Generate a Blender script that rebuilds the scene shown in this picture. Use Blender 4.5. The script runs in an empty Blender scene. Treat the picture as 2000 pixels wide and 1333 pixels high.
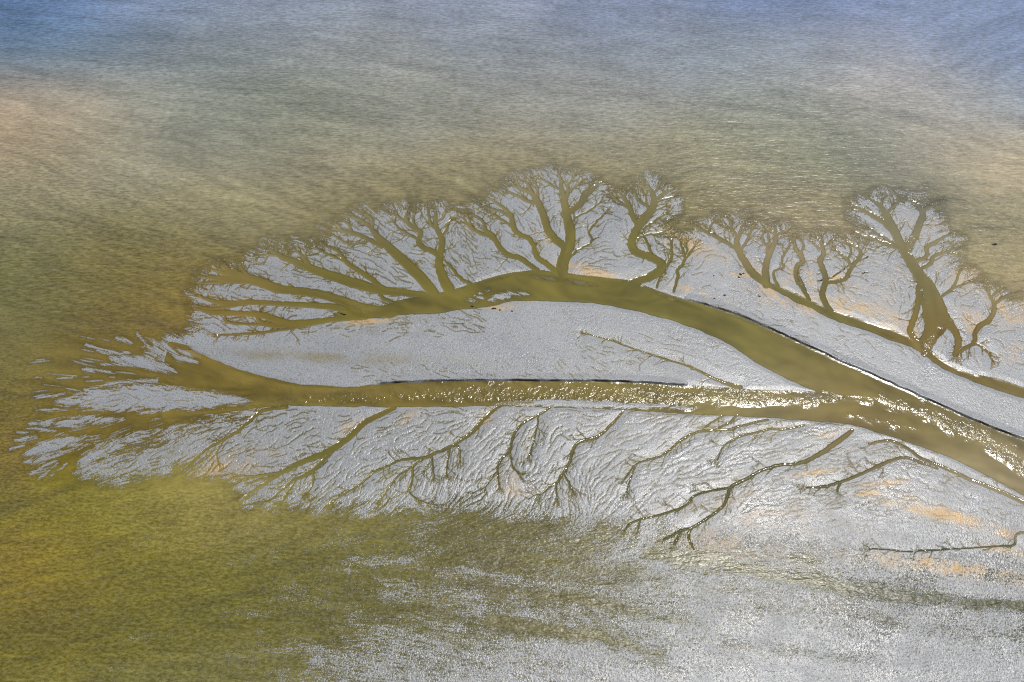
import bpy, math, random, time
import numpy as np
T0 = time.time()
rng = np.random.default_rng(7)
random.seed(7)
sc = bpy.context.scene
COL = sc.collection

# ------------------------------------------------------------------ camera geometry
CAM_H, PITCH, FPX = 100.0, math.radians(40), 1921.0
CP, SP = math.cos(PITCH), math.sin(PITCH)

def ray(u, v):
    a = (np.asarray(u, float) - 1000.0) / FPX
    b = (666.5 - np.asarray(v, float)) / FPX
    return a, CP + b * SP, -SP + b * CP

def ground(u, v):
    x, y, z = ray(u, v)
    t = CAM_H / (-z)
    return x * t, y * t

# ------------------------------------------------------------------ survey grid (plan of the flat)
STEP = 1.25
U0, U1, V0, V1 = -200.0, 2200.0, -110.0, 1450.0
NX, NY = int((U1 - U0) / STEP) + 1, int((V1 - V0) / STEP) + 1
gu = U0 + STEP * np.arange(NX)
gv = V0 + STEP * np.arange(NY)
GU, GV = np.meshgrid(gu.astype(np.float32), gv.astype(np.float32))

def win(x0, x1, y0, y1):
    i0 = max(0, int((x0 - U0) / STEP)); i1 = min(NX, int((x1 - U0) / STEP) + 2)
    j0 = max(0, int((y0 - V0) / STEP)); j1 = min(NY, int((y1 - V0) / STEP) + 2)
    return (slice(j0, j1), slice(i0, i1)) if i1 > i0 and j1 > j0 else None

def blur(a, r, n=2):
    a = a.astype(np.float32)
    for _ in range(n):
        for ax in (0, 1):
            p = [(0, 0), (0, 0)]; p[ax] = (r + 1, r)
            c = np.cumsum(np.pad(a, p, mode='edge'), axis=ax, dtype=np.float64)
            k = 2 * r + 1
            a = ((c[k:] - c[:-k]) if ax == 0 else (c[:, k:] - c[:, :-k])) / k
            a = a.astype(np.float32)
    return a

def norm(a):
    return ((a - a.mean()) / (a.std() + 1e-9)).astype(np.float32)

def sstep(a, b, x):
    t = np.clip((x - a) / (b - a), 0, 1)
    return t * t * (3 - 2 * t)

def smooth_line(P, n=5, wig=0.0):
    P = [tuple(p) for p in P]
    if len(P) < 3:
        P = [P[0], tuple((a + b) / 2 for a, b in zip(P[0], P[1])), P[1]]
    A = np.array([P[0]] + P + [P[-1]], float)
    out = []
    for i in range(1, len(A) - 2):
        p0, p1, p2, p3 = A[i - 1], A[i], A[i + 1], A[i + 2]
        for k in range(n):
            t = k / n
            out.append(0.5 * (2 * p1 + (p2 - p0) * t + (2 * p0 - 5 * p1 + 4 * p2 - p3) * t * t + (3 * p1 - p0 - 3 * p2 + p3) * t ** 3))
    out.append(A[-2])
    out = np.array(out)
    if wig:
        out[1:-1, :2] += rng.normal(0, wig, (len(out) - 2, 2))
    return out

def stamp(D, I, pts, ident, R=22.0):
    """running minimum of (distance to the ribbon's edge) and its owner"""
    for a, b in zip(pts[:-1], pts[1:]):
        m = R + max(a[2], b[2]) / 2
        w = win(min(a[0], b[0]) - m, max(a[0], b[0]) + m, min(a[1], b[1]) - m, max(a[1], b[1]) + m)
        if w is None:
            continue
        dx, dy = b[0] - a[0], b[1] - a[1]
        L2 = dx * dx + dy * dy + 1e-6
        px, py = GU[w] - a[0], GV[w] - a[1]
        t = np.clip((px * dx + py * dy) / L2, 0, 1)
        d = np.hypot(px - t * dx, py - t * dy) - (a[2] + (b[2] - a[2]) * t) / 2
        s = D[w]
        k = d < s
        s[k] = d[k]
        if I is not None:
            I[w][k] = ident

def poly_sdf(P, R=70.0):
    """signed distance (+ inside), clipped to R"""
    P = np.array(P, float)
    D = np.full((NY, NX), R, np.float32)
    ins = np.zeros((NY, NX), bool)
    Q = np.roll(P, -1, axis=0)
    for a, b in zip(P, Q):
        w = win(min(a[0], b[0]) - R, max(a[0], b[0]) + R, min(a[1], b[1]) - R, max(a[1], b[1]) + R)
        if w is not None:
            dx, dy = b - a
            px, py = GU[w] - a[0], GV[w] - a[1]
            t = np.clip((px * dx + py * dy) / (dx * dx + dy * dy + 1e-6), 0, 1)
            D[w] = np.minimum(D[w], np.hypot(px - t * dx, py - t * dy))
        lo, hi = min(a[1], b[1]), max(a[1], b[1])
        if hi > lo:
            js = np.where((gv > lo) & (gv <= hi))[0]
            if len(js):
                xi = a[0] + (gv[js] - a[1]) * (b[0] - a[0]) / (b[1] - a[1])
                ins[js] ^= GU[js] < xi[:, None]
    return np.where(ins, D, -D).astype(np.float32)

def spline_poly(P, n=4):
    P = [tuple(p) for p in P]
    A = np.array([P[-1]] + P + [P[0], P[1]], float)
    out = []
    for i in range(1, len(A) - 2):
        p0, p1, p2, p3 = A[i - 1], A[i], A[i + 1], A[i + 2]
        for k in range(n):
            t = k / n
            out.append(0.5 * (2 * p1 + (p2 - p0) * t + (2 * p0 - 5 * p1 + 4 * p2 - p3) * t * t + (3 * p1 - p0 - 3 * p2 + p3) * t ** 3))
    return out

# ------------------------------------------------------------------ the creeks, surveyed as (x, y, width) from mouth to tips
# (label, group, twig density, branches)
G_UP = 'tree-shaped creeks along the far side of the channels'
G_FAN = 'long creeks fanning out at the head of the upper channel'
G_LOW = 'creeks draining the near mudflat'
CREEKS = [
 ('straight olive creek ending in a thin crown, left of the twin-crowned creek', G_UP, 1.0, [
  [(848,574,18),(830,552,20),(802,522,19),(772,495,17),(745,470,14),(736,462,10),(724,445,8),(707,432,6),(686,424,4),(668,421,2)],
  [(726,448,6),(728,437,5),(726,428,4),(717,420,2)],
  [(745,482,8),(728,472,8),(711,464,7),(690,456,7),(671,451,5),(652,447,3)],
  [(686,454,5),(682,441,4),(673,434,2)], [(668,450,3),(663,443,3),(655,437,2)],
  [(711,472,3),(682,477,3),(650,460,2)] ]),
 ('olive creek with two crowns, its left arm bending like a hook', G_UP, 1.0, [
  [(877,566,21),(866,545,18),(858,520,15),(859,496,12),(864,478,11),(861,463,9),(855,451,8),(851,438,7),(851,420,5),(850,412,2)],
  [(858,499,10),(840,489,9),(823,482,9),(817,470,9),(822,458,9),(818,450,8),(806,444,8),(796,435,7),(792,424,5),(795,413,2)],
  [(854,448,5),(843,440,5),(838,428,4),(836,412,2)], [(853,434,5),(866,424,4),(871,416,2)],
  [(864,459,5),(874,447,4),(871,440,4),(880,431,2)], [(795,434,4),(782,427,4),(772,419,2)],
  [(811,443,4),(806,429,3),(810,419,2)], [(813,466,4),(795,456,3),(780,447,3),(770,436,2)] ]),
 ('thin bent rill just right of the twin-crowned creek', G_UP, .5, [
  [(918,555,6),(899,543,5),(884,526,4),(868,508,2)] ]),
 ('wavy creek slanting left between the twin-crowned creek and the tallest creek', G_UP, 1.0, [
  [(1050,529,8),(1032,516,8),(1015,504,9),(992,498,9),(978,486,9),(967,470,8),(955,461,7),(936,455,6),(922,446,5),(912,438,4),(906,426,2)],
  [(968,472,6),(962,459,6),(949,450,6),(946,438,5),(938,428,4),(925,420,2)], [(921,446,4),(917,432,3),(912,421,2)] ]),
 ('creek with an S-bend, second to the left of the tallest creek\'s trunk', G_UP, 1.0, [
  [(1084,530,10),(1067,515,9),(1051,505,9),(1045,492,8),(1042,479,8),(1031,465,8),(1015,458,8),(1003,446,9),(1000,431,9),(995,418,7),(985,407,5),(970,397,4),(953,387,2)],
  [(996,424,5),(979,414,4),(965,409,4),(944,404,2)], [(1003,445,4),(989,436,3),(975,426,3),(955,415,2)] ]),
 ('tallest tree-shaped creek, thick olive trunk with three arms and wide crown', G_UP, 1.2, [
  [(1095,536,24),(1099,515,22),(1105,496,21),(1112,478,19),(1114,462,18),(1113,447,18),(1109,433,16),(1107,416,14),(1103,400,13),(1101,385,11),(1096,370,8),(1096,354,6),(1093,342,2)],
  [(1101,480,14),(1085,468,13),(1072,451,13),(1065,434,13),(1060,417,13),(1053,402,12),(1047,389,11),(1037,377,8),(1020,370,6),(1001,361,3)],
  [(1110,416,12),(1129,402,11),(1142,386,10),(1154,373,8),(1167,362,5),(1176,356,2)],
  [(1137,388,6),(1139,377,5),(1150,368,4),(1157,357,2)], [(1104,390,7),(1110,376,6),(1109,362,5),(1116,353,4),(1122,344,2)],
  [(1110,371,4),(1125,365,3),(1133,357,2)], [(1094,370,5),(1081,364,4),(1068,356,3),(1054,349,2)],
  [(1050,397,7),(1030,393,6),(1013,384,5),(992,375,2)], [(1037,378,5),(1035,366,4),(1028,356,2)],
  [(1045,384,5),(1050,372,4),(1047,359,2)], [(1020,371,4),(1010,357,2)] ]),
 ('two hair-thin rills on the silver lobe right of the tallest creek', G_UP, .6, [
  [(1112,505,3),(1127,489,3),(1150,478,3),(1156,467,3),(1150,455,3),(1160,440,3),(1180,418,2)],
  [(1112,440,3),(1127,423,3),(1150,412,3),(1172,396,2)] ]),
 ('snaking creek whose thick trunk doubles back in a Z before its crown', G_UP, 1.1, [
  [(1220,580,18),(1228,561,18),(1245,549,15),(1271,540,16),(1290,528,17),(1292,515,15),(1280,507,14),(1262,500,14),(1245,494,14),(1235,484,14),(1234,468,14),(1242,451,14),(1251,437,15),(1261,423,15),(1272,410,13),(1278,395,12),(1276,381,9),(1270,371,6),(1264,361,2)],
  [(1245,440,8),(1235,420,9),(1230,405,8),(1222,392,7),(1216,383,5),(1209,376,2)],
  [(1219,387,4),(1223,376,2)], [(1229,408,4),(1215,398,3),(1200,386,3),(1192,379,2)],
  [(1266,403,4),(1252,396,4),(1244,386,3),(1240,377,2)], [(1262,400,3),(1262,381,2)],
  [(1279,391,7),(1293,382,6),(1304,374,4),(1314,369,2)], [(1279,397,4),(1300,388,3),(1316,385,2)],
  [(1276,379,5),(1284,368,4),(1289,361,2)], [(1268,370,4),(1258,365,3),(1248,361,2)],
  [(1256,446,4),(1275,435,4),(1285,427,3),(1301,419,2)], [(1284,428,3),(1308,431,2)], [(1261,431,3),(1280,412,3),(1300,402,2)],
  [(1245,466,3),(1264,459,3),(1290,455,3),(1308,446,2)], [(1276,506,4),(1266,480,4),(1257,458,2)] ]),
 ('two faint rills with fuzzy tops right of the Z-bent creek', G_UP, 1.3, [
  [(1316,570,4),(1320,555,4),(1324,539,5),(1322,530,4),(1333,516,4),(1338,505,4),(1336,495,4),(1332,485,3),(1329,474,2)],
  [(1283,562,3),(1294,530,3),(1305,515,4),(1312,500,4),(1311,480,4),(1312,468,2)],
  [(1338,506,3),(1348,495,3),(1356,481,2)], [(1337,500,3),(1342,490,3),(1340,477,2)] ]),
 ('leaning creek with a long straight left arm at the head of the far creek', G_UP, 1.2, [
  [(1490,549,13),(1471,535,14),(1459,518,13),(1448,500,11),(1441,485,10),(1439,472,9),(1442,462,8),(1446,455,6),(1448,445,4),(1455,433,2)],
  [(1437,484,7),(1420,475,6),(1402,464,6),(1383,455,5),(1367,446,4),(1351,436,2)],
  [(1443,460,6),(1436,456,5),(1428,445,4),(1427,434,4),(1417,424,2)], [(1439,460,4),(1425,452,3),(1409,439,2)],
  [(1385,456,3),(1387,445,3),(1391,436,2)], [(1447,489,4),(1456,475,4),(1463,460,3),(1470,446,3),(1477,435,2)], [(1447,455,4),(1455,447,3),(1463,439,2)] ]),
 ('short upright creek with a flat fuzzy top, right of the leaning creek', G_UP, 1.3, [
  [(1497,556,15),(1495,535,13),(1497,515,11),(1502,499,10),(1509,483,9),(1515,469,8),(1516,459,6),(1505,452,4),(1495,444,2)],
  [(1516,459,5),(1525,455,4),(1539,449,2)], [(1516,458,4),(1514,441,2)], [(1515,467,4),(1530,463,3),(1546,457,2)],
  [(1499,500,4),(1498,483,4),(1493,474,3),(1488,463,3),(1492,451,2)], [(1500,480,3),(1502,468,3),(1500,457,2)] ]),
 ('wiggling hairline rill right of the short upright creek', G_UP, .8, [
  [(1520,560,4),(1511,542,4),(1513,529,3),(1530,522,3),(1527,513,3),(1530,500,3),(1538,488,3),(1544,474,2)] ]),
 ('looping thin creek with a double stem, left of the forked far creek', G_UP, 1.2, [
  [(1580,586,6),(1567,563,6),(1557,549,6),(1554,534,6),(1557,519,7),(1568,510,6),(1566,502,5),(1557,491,5),(1553,480,4),(1551,469,2)],
  [(1567,504,5),(1565,492,4),(1570,482,3),(1566,469,2)], [(1574,578,4),(1570,560,3),(1560,540,3)] ]),
 ('forked far creek whose right arm swings out in a hook beside an ochre patch', G_UP, 1.2, [
  [(1625,612,9),(1611,591,10),(1606,576,10),(1609,561,10),(1613,548,10),(1609,532,9),(1604,519,9),(1602,508,9),(1608,498,8),(1607,485,6),(1606,475,5),(1606,463,2)],
  [(1612,555,5),(1620,552,6),(1638,549,7),(1652,544,7),(1658,532,7),(1666,519,6),(1677,507,6),(1682,496,5),(1675,485,4),(1665,478,3),(1654,471,2)],
  [(1606,475,4),(1596,466,2)], [(1607,480,4),(1617,477,3),(1628,469,2)], [(1605,488,4),(1594,480,3),(1584,472,2)],
  [(1662,520,4),(1653,505,4),(1643,498,3),(1634,489,2)], [(1656,506,3),(1662,493,3),(1660,481,2)] ]),
 ('largest far creek, thick slanting trunk with braided foot and spreading crown', G_UP, 1.2, [
  [(1806,690,14),(1814,672,18),(1824,653,24),(1832,636,34),(1832,617,38),(1828,600,35),(1820,577,28),(1810,555,23),(1797,539,21),(1785,522,19),(1774,503,18),(1764,486,17),(1755,469,16),(1747,452,15),(1739,436,14),(1731,421,12),(1724,408,9),(1715,398,6),(1700,388,2)],
  [(1770,492,14),(1781,471,14),(1789,455,13),(1796,438,12),(1802,422,11),(1803,412,8),(1815,405,5),(1829,399,2)],
  [(1802,414,7),(1795,403,5),(1785,396,4),(1773,391,2)], [(1806,409,4),(1813,399,2)],
  [(1740,448,10),(1725,433,10),(1711,425,9),(1695,416,7),(1682,409,5),(1664,399,2)], [(1692,415,4),(1667,410,2)],
  [(1730,416,6),(1741,408,5),(1748,400,4),(1756,394,2)], [(1722,405,5),(1722,395,3),(1724,387,2)],
  [(1760,488,7),(1737,478,6),(1720,473,6),(1705,465,5),(1690,462,4),(1671,454,2)], [(1748,477,5),(1728,465,4),(1712,456,4),(1699,446,2)],
  [(1785,510,6),(1805,505,7),(1812,496,6),(1808,487,6),(1816,479,6),(1831,471,5),(1844,463,4),(1864,457,2)],
  [(1800,524,5),(1818,515,6),(1823,503,6),(1833,497,5),(1848,492,4),(1860,487,3),(1874,481,2)], [(1850,493,3),(1869,497,2)],
  [(1800,548,8),(1794,565,9),(1794,585,9),(1788,614,10),(1780,636,11),(1777,648,10),(1785,662,9),(1800,675,8)],
  [(1798,570,6),(1800,582,8),(1806,601,9),(1808,621,9),(1812,638,10),(1808,655,9),(1798,668,7)],
  [(1836,606,20),(1844,620,18),(1856,635,15),(1868,652,12),(1872,672,11),(1866,690,9)] ]),
 ('small branching rill between the largest far creek and the curved one', G_UP, 1.3, [
  [(1838,580,4),(1858,566,5),(1867,551,4),(1873,535,3),(1881,526,2)], [(1860,563,4),(1880,557,3),(1898,549,2)] ]),
 ('curved slender creek farthest from the tallest one, near the ochre stained shore', G_UP, 1.3, [
  [(1902,672,7),(1905,651,8),(1913,638,9),(1928,628,9),(1940,614,8),(1942,601,7),(1941,593,6),(1935,581,5),(1930,571,5),(1930,561,4),(1924,548,2)],
  [(1942,593,6),(1955,585,5),(1965,579,5),(1980,574,4),(1997,569,2)], [(1935,581,4),(1945,573,3),(1956,562,2)],
  [(1900,668,5),(1915,676,4),(1930,690,3),(1937,702,2)], [(1903,672,5),(1890,678,6),(1875,688,6)] ]),
 ('smooth straight olive creek starting among ochre twigs, just below the sea edge', G_FAN, 1.0, [
  [(840,578,10),(783,571,13),(738,566,16),(707,558,18),(675,548,18),(644,538,17),(612,527,15),(591,518,12),(570,510,11),(554,504,10),(541,496,8),(527,487,3)],
  [(606,524,9),(597,508,7),(589,499,5),(579,491,2)], [(597,508,5),(597,494,2)], [(556,504,4),(561,493,2)], [(541,496,4),(540,483,2)],
  [(545,499,5),(554,486,2)], [(541,499,5),(525,497,4),(508,499,2)] ]),
 ('thin creek joining the straight olive creek near its mouth', G_FAN, 1.0, [
  [(765,572,12),(745,562,10),(723,544,9),(699,528,8),(678,514,7),(669,502,6),(659,491,5),(645,484,4),(627,476,2)],
  [(675,512,4),(655,503,3),(635,495,3),(614,483,2)], [(733,552,4),(738,570,5),(750,584,6),(765,590,5)] ]),
 ('broad brown creek spreading into a ragged hand of fingers', G_FAN, 1.1, [
  [(760,612,20),(707,602,18),(682,592,16),(654,583,15),(623,575,15),(592,570,15),(560,567,15),(535,562,17),(510,552,18),(487,546,18),(465,539,17),(449,531,13),(436,523,5)],
  [(490,547,14),(450,547,12),(420,543,8),(388,540,3)], [(470,541,10),(440,535,8),(414,527,3)], [(450,532,7),(440,518,3)],
  [(472,542,8),(458,527,6),(452,518,3)], [(500,549,6),(477,531,5),(470,518,2)], [(475,548,6),(430,552,5),(388,553,2)], [(482,545,4),(478,530,3),(474,514,2)] ]),
 ('nearly level creek under the ragged-fingered creek', G_FAN, .9, [
  [(700,610,13),(655,601,12),(612,597,10),(570,595,9),(539,593,8),(497,591,9),(459,593,10),(434,592,9),(413,588,7),(390,579,3)],
  [(470,593,7),(440,600,6),(410,603,5),(382,596,3)] ]),
 ('low creek with a closed loop hugging the leaf-shaped bank', G_FAN, .9, [
  [(715,620,8),(655,624,9),(612,630,12),(570,633,14),(549,629,14),(528,621,12),(505,615,10),(476,613,9),(444,612,9),(413,610,9),(380,602,3)],
  [(562,635,9),(539,636,9),(514,632,8),(503,622,6),(507,615,5)], [(516,634,4),(480,633,4),(445,629,4),(440,617,3)],
  [(600,637,4),(560,643,4),(497,651,4),(465,653,3),(425,655,2)] ]),
 ('narrow creek branching off left of the near mudflat, beside the tapered islands', G_LOW, 1.0, [
  [(560,796,9),(518,801,10),(499,812,10),(484,826,9),(465,841,8),(439,857,7),(417,870,6),(398,882,5),(379,898,4),(358,911,2)],
  [(439,858,4),(430,873,3),(423,886,3),(426,901,2)] ]),
 ('long feathered creek sweeping down from the glinting channel to the ochre shallows', G_LOW, 1.2, [
  [(770,797,9),(746,809,10),(720,821,11),(698,838,13),(684,852,13),(662,869,13),(633,886,12),(602,898,11),(566,915,9),(542,929,7),(513,948,6),(489,963,5),(471,978,2)],
  [(650,878,9),(628,903,8),(602,925,7),(573,939,5),(554,953,4),(531,974,2)], [(552,922,5),(523,927,4),(494,931,3),(466,929,2)],
  [(545,928,4),(515,936,3),(488,943,2)], [(612,918,4),(611,944,3),(602,962,2)], [(578,938,4),(560,962,3),(552,978,2)] ]),
 ('long creek with a dark near bank that splits into drooping rills', G_LOW, 1.2, [
  [(1040,788,7),(1010,788,8),(988,789,9),(971,796,10),(956,808,11),(942,822,12),(928,839,12),(906,856,10),(884,870,8),(858,882,7),(829,894,7),(798,897,6),(774,902,5),(750,914,5),(734,920,5),(710,942,4),(686,958,4),(660,973,3),(642,986,2)],
  [(825,897,5),(798,916,4),(774,933,4),(760,954,3),(744,977,2)], [(806,910,5),(805,938,4),(800,962,3),(816,977,2)],
  [(843,888,4),(846,916,3),(848,930,2)], [(880,872,4),(875,899,3),(872,928,2)], [(892,866,3),(899,885,3),(898,902,2)] ]),
 ('fine creek with a feathery tail, middle of the near mudflat', G_LOW, 1.4, [
  [(1080,792,6),(1057,808,6),(1033,820,6),(1014,834,6),(1002,856,6),(995,882,5),(980,897,5),(971,921,4),(976,951,2)],
  [(996,881,3),(1001,911,3),(1013,924,2)], [(971,921,3),(949,951,2)], [(1052,813,3),(1045,850,3),(1034,890,2)] ]),
 ('bent creek with a kink halfway, between the feathery one and the forked one', G_LOW, 1.3, [
  [(1217,803,5),(1199,824,6),(1175,848,7),(1158,856,7),(1134,863,8),(1120,877,8),(1112,904,7),(1098,928,6),(1086,950,4),(1089,977,2)],
  [(1096,934,3),(1075,952,3),(1057,966,2)], [(1100,925,3),(1112,945,3),(1119,961,2)] ]),
 ('broken thin creek crossing the near mudflat in short dark dashes', G_LOW, 1.2, [
  [(1500,820,4),(1459,829,5),(1422,839,5),(1373,842,5),(1336,856,5),(1311,876,4),(1286,893,4),(1244,906,3),(1221,935,2)],
  [(1440,811,5),(1422,827,4),(1405,836,3)], [(1412,812,4),(1380,832,3)], [(1570,831,4),(1534,839,4),(1496,840,4),(1422,864,3),(1402,896,2)],
  [(1244,906,3),(1235,925,3),(1224,960,2)] ]),
 ('forked creek with a wide straight mouth and a clump of fingers at its end', G_LOW, 1.2, [
  [(1664,841,10),(1646,856,14),(1622,873,14),(1598,889,12),(1569,903,9),(1545,907,7),(1521,909,7),(1484,921,7),(1459,935,8),(1430,950,8),(1422,965,7),(1415,985,7),(1400,1000,7),(1378,1015,6),(1348,1032,6),(1328,1037,5),(1311,1047,4),(1297,1055,3)],
  [(1430,950,5),(1417,955,5),(1385,960,4),(1355,970,5),(1343,985,5),(1318,997,5),(1281,1008,4),(1236,1020,4),(1221,1036,3)],
  [(1348,1032,6),(1345,1052,5),(1354,1071,3)], [(1330,1038,4),(1318,1062,3)], [(1250,1018,3),(1246,1034,3)] ]),
 ('speckled rough creek bending round below the confluence', G_LOW, .8, [
  [(1830,915,6),(1785,898,6),(1766,894,6),(1747,898,7),(1718,909,8),(1694,921,7),(1665,933,7),(1641,942,6),(1610,950,5),(1578,953,3)],
  [(1641,943,4),(1636,958,3)] ]),
 ('narrow side channel running beside the wide channel below the confluence', G_LOW, .3, [
  [(2230,1085,16),(2000,981,12),(1946,957,10),(1898,938,9),(1850,916,8),(1802,897,7),(1778,880,6),(1754,866,6),(1730,861,6),(1697,867,4)] ]),
 ('stepped gully with a square bend, lowest on the near mudflat', G_LOW, .8, [
  [(2230,1030,5),(2020,1040,5),(1990,1042,5),(1983,1050,5),(1979,1065,5),(1940,1068,3),(1880,1072,1.5),(1820,1075,2.5),(1780,1078,1),(1732,1074,2),(1700,1072,1)] ]),
 ('faint gully splitting the leaf-shaped bank near its pointed end', G_LOW, .5, [
  [(1445,757,14),(1425,751,10),(1400,742,7),(1350,718,4),(1285,697,2.2),(1236,681,2),(1187,663,1.8),(1143,652,1)] ]),
]
# wide channels and their banks
CH_UP = [(650,612),(690,604),(740,599),(790,585),(845,574),(880,567),(912,556),(950,545),(1000,532),(1050,527),(1085,531),(1150,539),(1225,547),(1260,559),(1300,575),(1350,588),(1400,602),(1440,615),(1480,632),(1520,650),(1560,668),(1600,687),(1640,706),(1680,722),(1720,741),(1772,763),(1805,779),(1838,793),(1880,812),(1920,829),(1960,845),(2000,859),(2230,945)]
CH_UP_LOW = [(2230,1100),(2100,1020),(2000,968),(1930,931),(1862,897),(1800,873),(1754,858),(1715,846),(1670,832),(1620,824),(1600,800),(1592,764),(1560,751),(1500,722),(1450,690),(1400,661),(1350,640),(1310,626),(1260,612),(1200,600),(1150,592),(1080,588),(1000,590),(930,603),(850,612),(770,618),(740,622),(700,624),(655,626)]
CH_LOW = [(330,668),(365,676),(410,700),(440,713),(500,733),(560,747),(600,752),(680,756),(750,750),(830,746),(950,744),(1050,745),(1150,745),(1250,748),(1330,753),(1420,757),(1480,762),(1592,765),(1610,790),(1622,824),(1560,821),(1500,816),(1400,812),(1300,806),(1200,801),(1080,796),(960,794),(850,795),(760,796),(650,794),(560,793),(500,798),(440,806),(380,812),(330,830),(300,790)]
CH_FAR = [(1492,546),(1530,563),(1580,585),(1620,603),(1660,617),(1700,630),(1750,647),(1773,656),(1799,671),(1821,688),(1849,709),(1874,722),(1900,731),(1940,738),(1970,747),(2000,757),(2230,815),(2230,848),(2000,778),(1948,763),(1907,748),(1874,735),(1849,723),(1822,707),(1806,692),(1783,680),(1750,669),(1720,657),(1680,643),(1640,631),(1590,607),(1540,583),(1500,562),(1482,549)]
# outline of the exposed flat
SHORE = [(300,690),(365,668),(385,648),(375,632),(388,610),(380,590),(388,562),(398,540),(432,520),(480,513),(520,492),(560,486),(620,478),(656,448),(690,424),(740,424),(780,415),(830,412),(880,418),(910,424),(945,396),(982,376),(1000,361),(1040,353),(1060,347),(1110,343),(1165,357),(1185,378),(1205,384),(1230,376),(1250,362),(1282,360),(1310,372),(1312,400),(1300,440),(1320,468),(1345,462),(1375,446),(1420,431),(1460,433),(1500,448),(1540,457),(1570,470),(1610,468),(1650,474),(1700,478),(1690,445),(1668,415),(1690,396),(1740,389),(1790,391),(1830,401),(1828,430),(1850,460),(1865,480),(1870,520),(1900,545),(1950,578),(2000,590),(2240,640),
  (2240,1110),(2000,1120),(1800,1100),(1600,1090),(1420,1072),(1340,1062),(1260,1036),(1180,1018),(1050,1002),(960,994),(870,980),(800,988),(720,996),(640,986),(560,984),(482,975),(462,942),(420,922),(350,910),(260,926),(170,922),(225,898),(280,873),(350,846),(430,818),(500,797),(480,770),(400,720)]
# islands in the brown fan
BANKS = [
 ('large tapered silver island in the brown fan, closest to the glinting channel', [(105,787),(130,778),(180,764),(240,756),(300,752),(350,757),(400,763),(450,773),(492,785),(440,792),(380,801),(340,802),(300,806),(260,803),(200,799),(150,796),(118,792)]),
 ('thin silver island above the large tapered one, striped with brown', [(212,698),(255,694),(300,704),(345,727),(300,723),(262,717),(235,710)]),
 ('short cigar-shaped island just under the large tapered one', [(58,829),(90,822),(140,815),(185,813),(240,819),(210,825),(170,830),(130,834),(92,832)]),
 ('curved sliver of mud between the cigar-shaped island and the broad lens', [(45,888),(75,868),(110,856),(150,851),(195,853),(170,862),(130,875),(100,885),(70,890)]),
 ('broad lens-shaped island beside the near mudflat, frayed end in olive water', [(150,912),(172,882),(215,859),(260,847),(310,838),(345,833),(310,852),(260,869),(222,886),(186,904)]),
 ('hair-thin streak of mud alongside the curved sliver', [(48,903),(85,889),(120,879),(160,866),(192,863),(150,877),(110,891),(75,902)]),
 ('faint sliver of mud at the tip of the brown fan', [(30,861),(50,856),(72,854),(60,860),(42,864)]),
 ('narrow silver strip lying in the glinting channel', [(962,790),(1060,783),(1150,784),(1250,789),(1350,798),(1250,798),(1150,796.5),(1060,793)]),
 ('feathered silver shoal in the bend of the upper channel', [(957,585),(968,577),(981,575),(986,578),(997,579),(988,583),(972,584)]),
 ('thin bright shoal upstream in the upper channel', [(909,588),(920,585),(934,580),(949,577),(936,584),(920,589)]),
 ('small pale shoal farther across the upper channel', [(926,577),(936,573),(953,569),(942,575),(932,578)]),
 ('flat streak of a shoal just beyond the feathered one', [(984,574),(1000,572),(1022,573),(1034,576),(1015,576),(995,577)]),
]
FAN_STREAKS = [  # small feathered streaks in the fan
 [(228,660,4),(242,664,5),(257,671,2)],[(168,672,2),(185,679,4),(232,690,2)],[(190,684,3),(215,691,4),(250,690,2)],[(298,665,4),(306,680,7),(313,690,2)],[(318,672,5),(335,688,8),(350,700,9),(388,707,3)],
 [(345,680,4),(362,690,6),(376,698,2)],[(165,724,3),(185,723,4),(215,727,2)],[(112,738,2),(128,737,3),(150,735,2)],[(70,775,2),(100,774,3),(128,768,2)],[(52,836,2),(78,839,4),(108,842,2)],[(33,845,2),(52,846,3)],
 [(70,800,2),(95,801,3),(115,800,2)],[(55,905,2),(90,897,4),(140,881,2)],[(60,925,2),(85,912,3),(110,900,2)],[(165,762,2),(230,748,4),(285,745,2)],[(20,878,2),(45,870,3)],[(200,712,3),(220,712,4),(245,717,2)],
 [(262,712,3),(300,720,6),(342,727,3)],[(75,935,2),(95,920,3),(112,905,2)],[(100,930,2),(120,915,3),(130,905,2)],[(268,652,3),(278,665,4),(290,676,2)],[(240,700,3),(280,706,4),(310,716,2)]]
SCARPS = [[(1598,549,.6),(1612,546,.9),(1628,540,.5),(1645,528,.7),(1658,519,.5),(1676,510,.9),(1695,501,.3)], [(1684,534,.8),(1695,533,.5)]]
CLIFFS = [CH_UP[15:], CH_LOW[8:15]]

# ------------------------------------------------------------------ rasterise creeks
BIG = 40.0
DC = np.full((NY, NX), BIG, np.float32)          # distance to creek edge
ID = np.full((NY, NX), -1, np.int16)             # owning branch
DT = np.full((NY, NX), BIG, np.float32)          # distance to the edge of the hair-fine twigs
IDT = np.full((NY, NX), -1, np.int16)
PART = []                                        # (creek index, branch index)
SEG = []                                         # all segments, for the flow direction field
def twig(x, y, ang, length, w, level, ident):
    n = max(3, int(length / 4.0))
    pts = [(x, y, w)]
    a = ang
    for i in range(n):
        a += rng.normal(0, .22)
        x += math.cos(a) * length / n; y += math.sin(a) * length / n * .9
        pts.append((x, y, w + (.5 - w) * (i + 1) / n))
    stamp(DT, IDT, pts, ident, 6.0)
    SEG.append((pts[0], pts[-1], .4))
    if level > 0:
        for k in range(2 + int(length > 14)):
            i = rng.integers(1, n)
            p = pts[i]
            twig(p[0], p[1], ang + rng.choice((-1, 1)) * rng.uniform(.35, .8), length * rng.uniform(.35, .65), max(.5, p[2] * .75), level - 1, ident)

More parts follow.
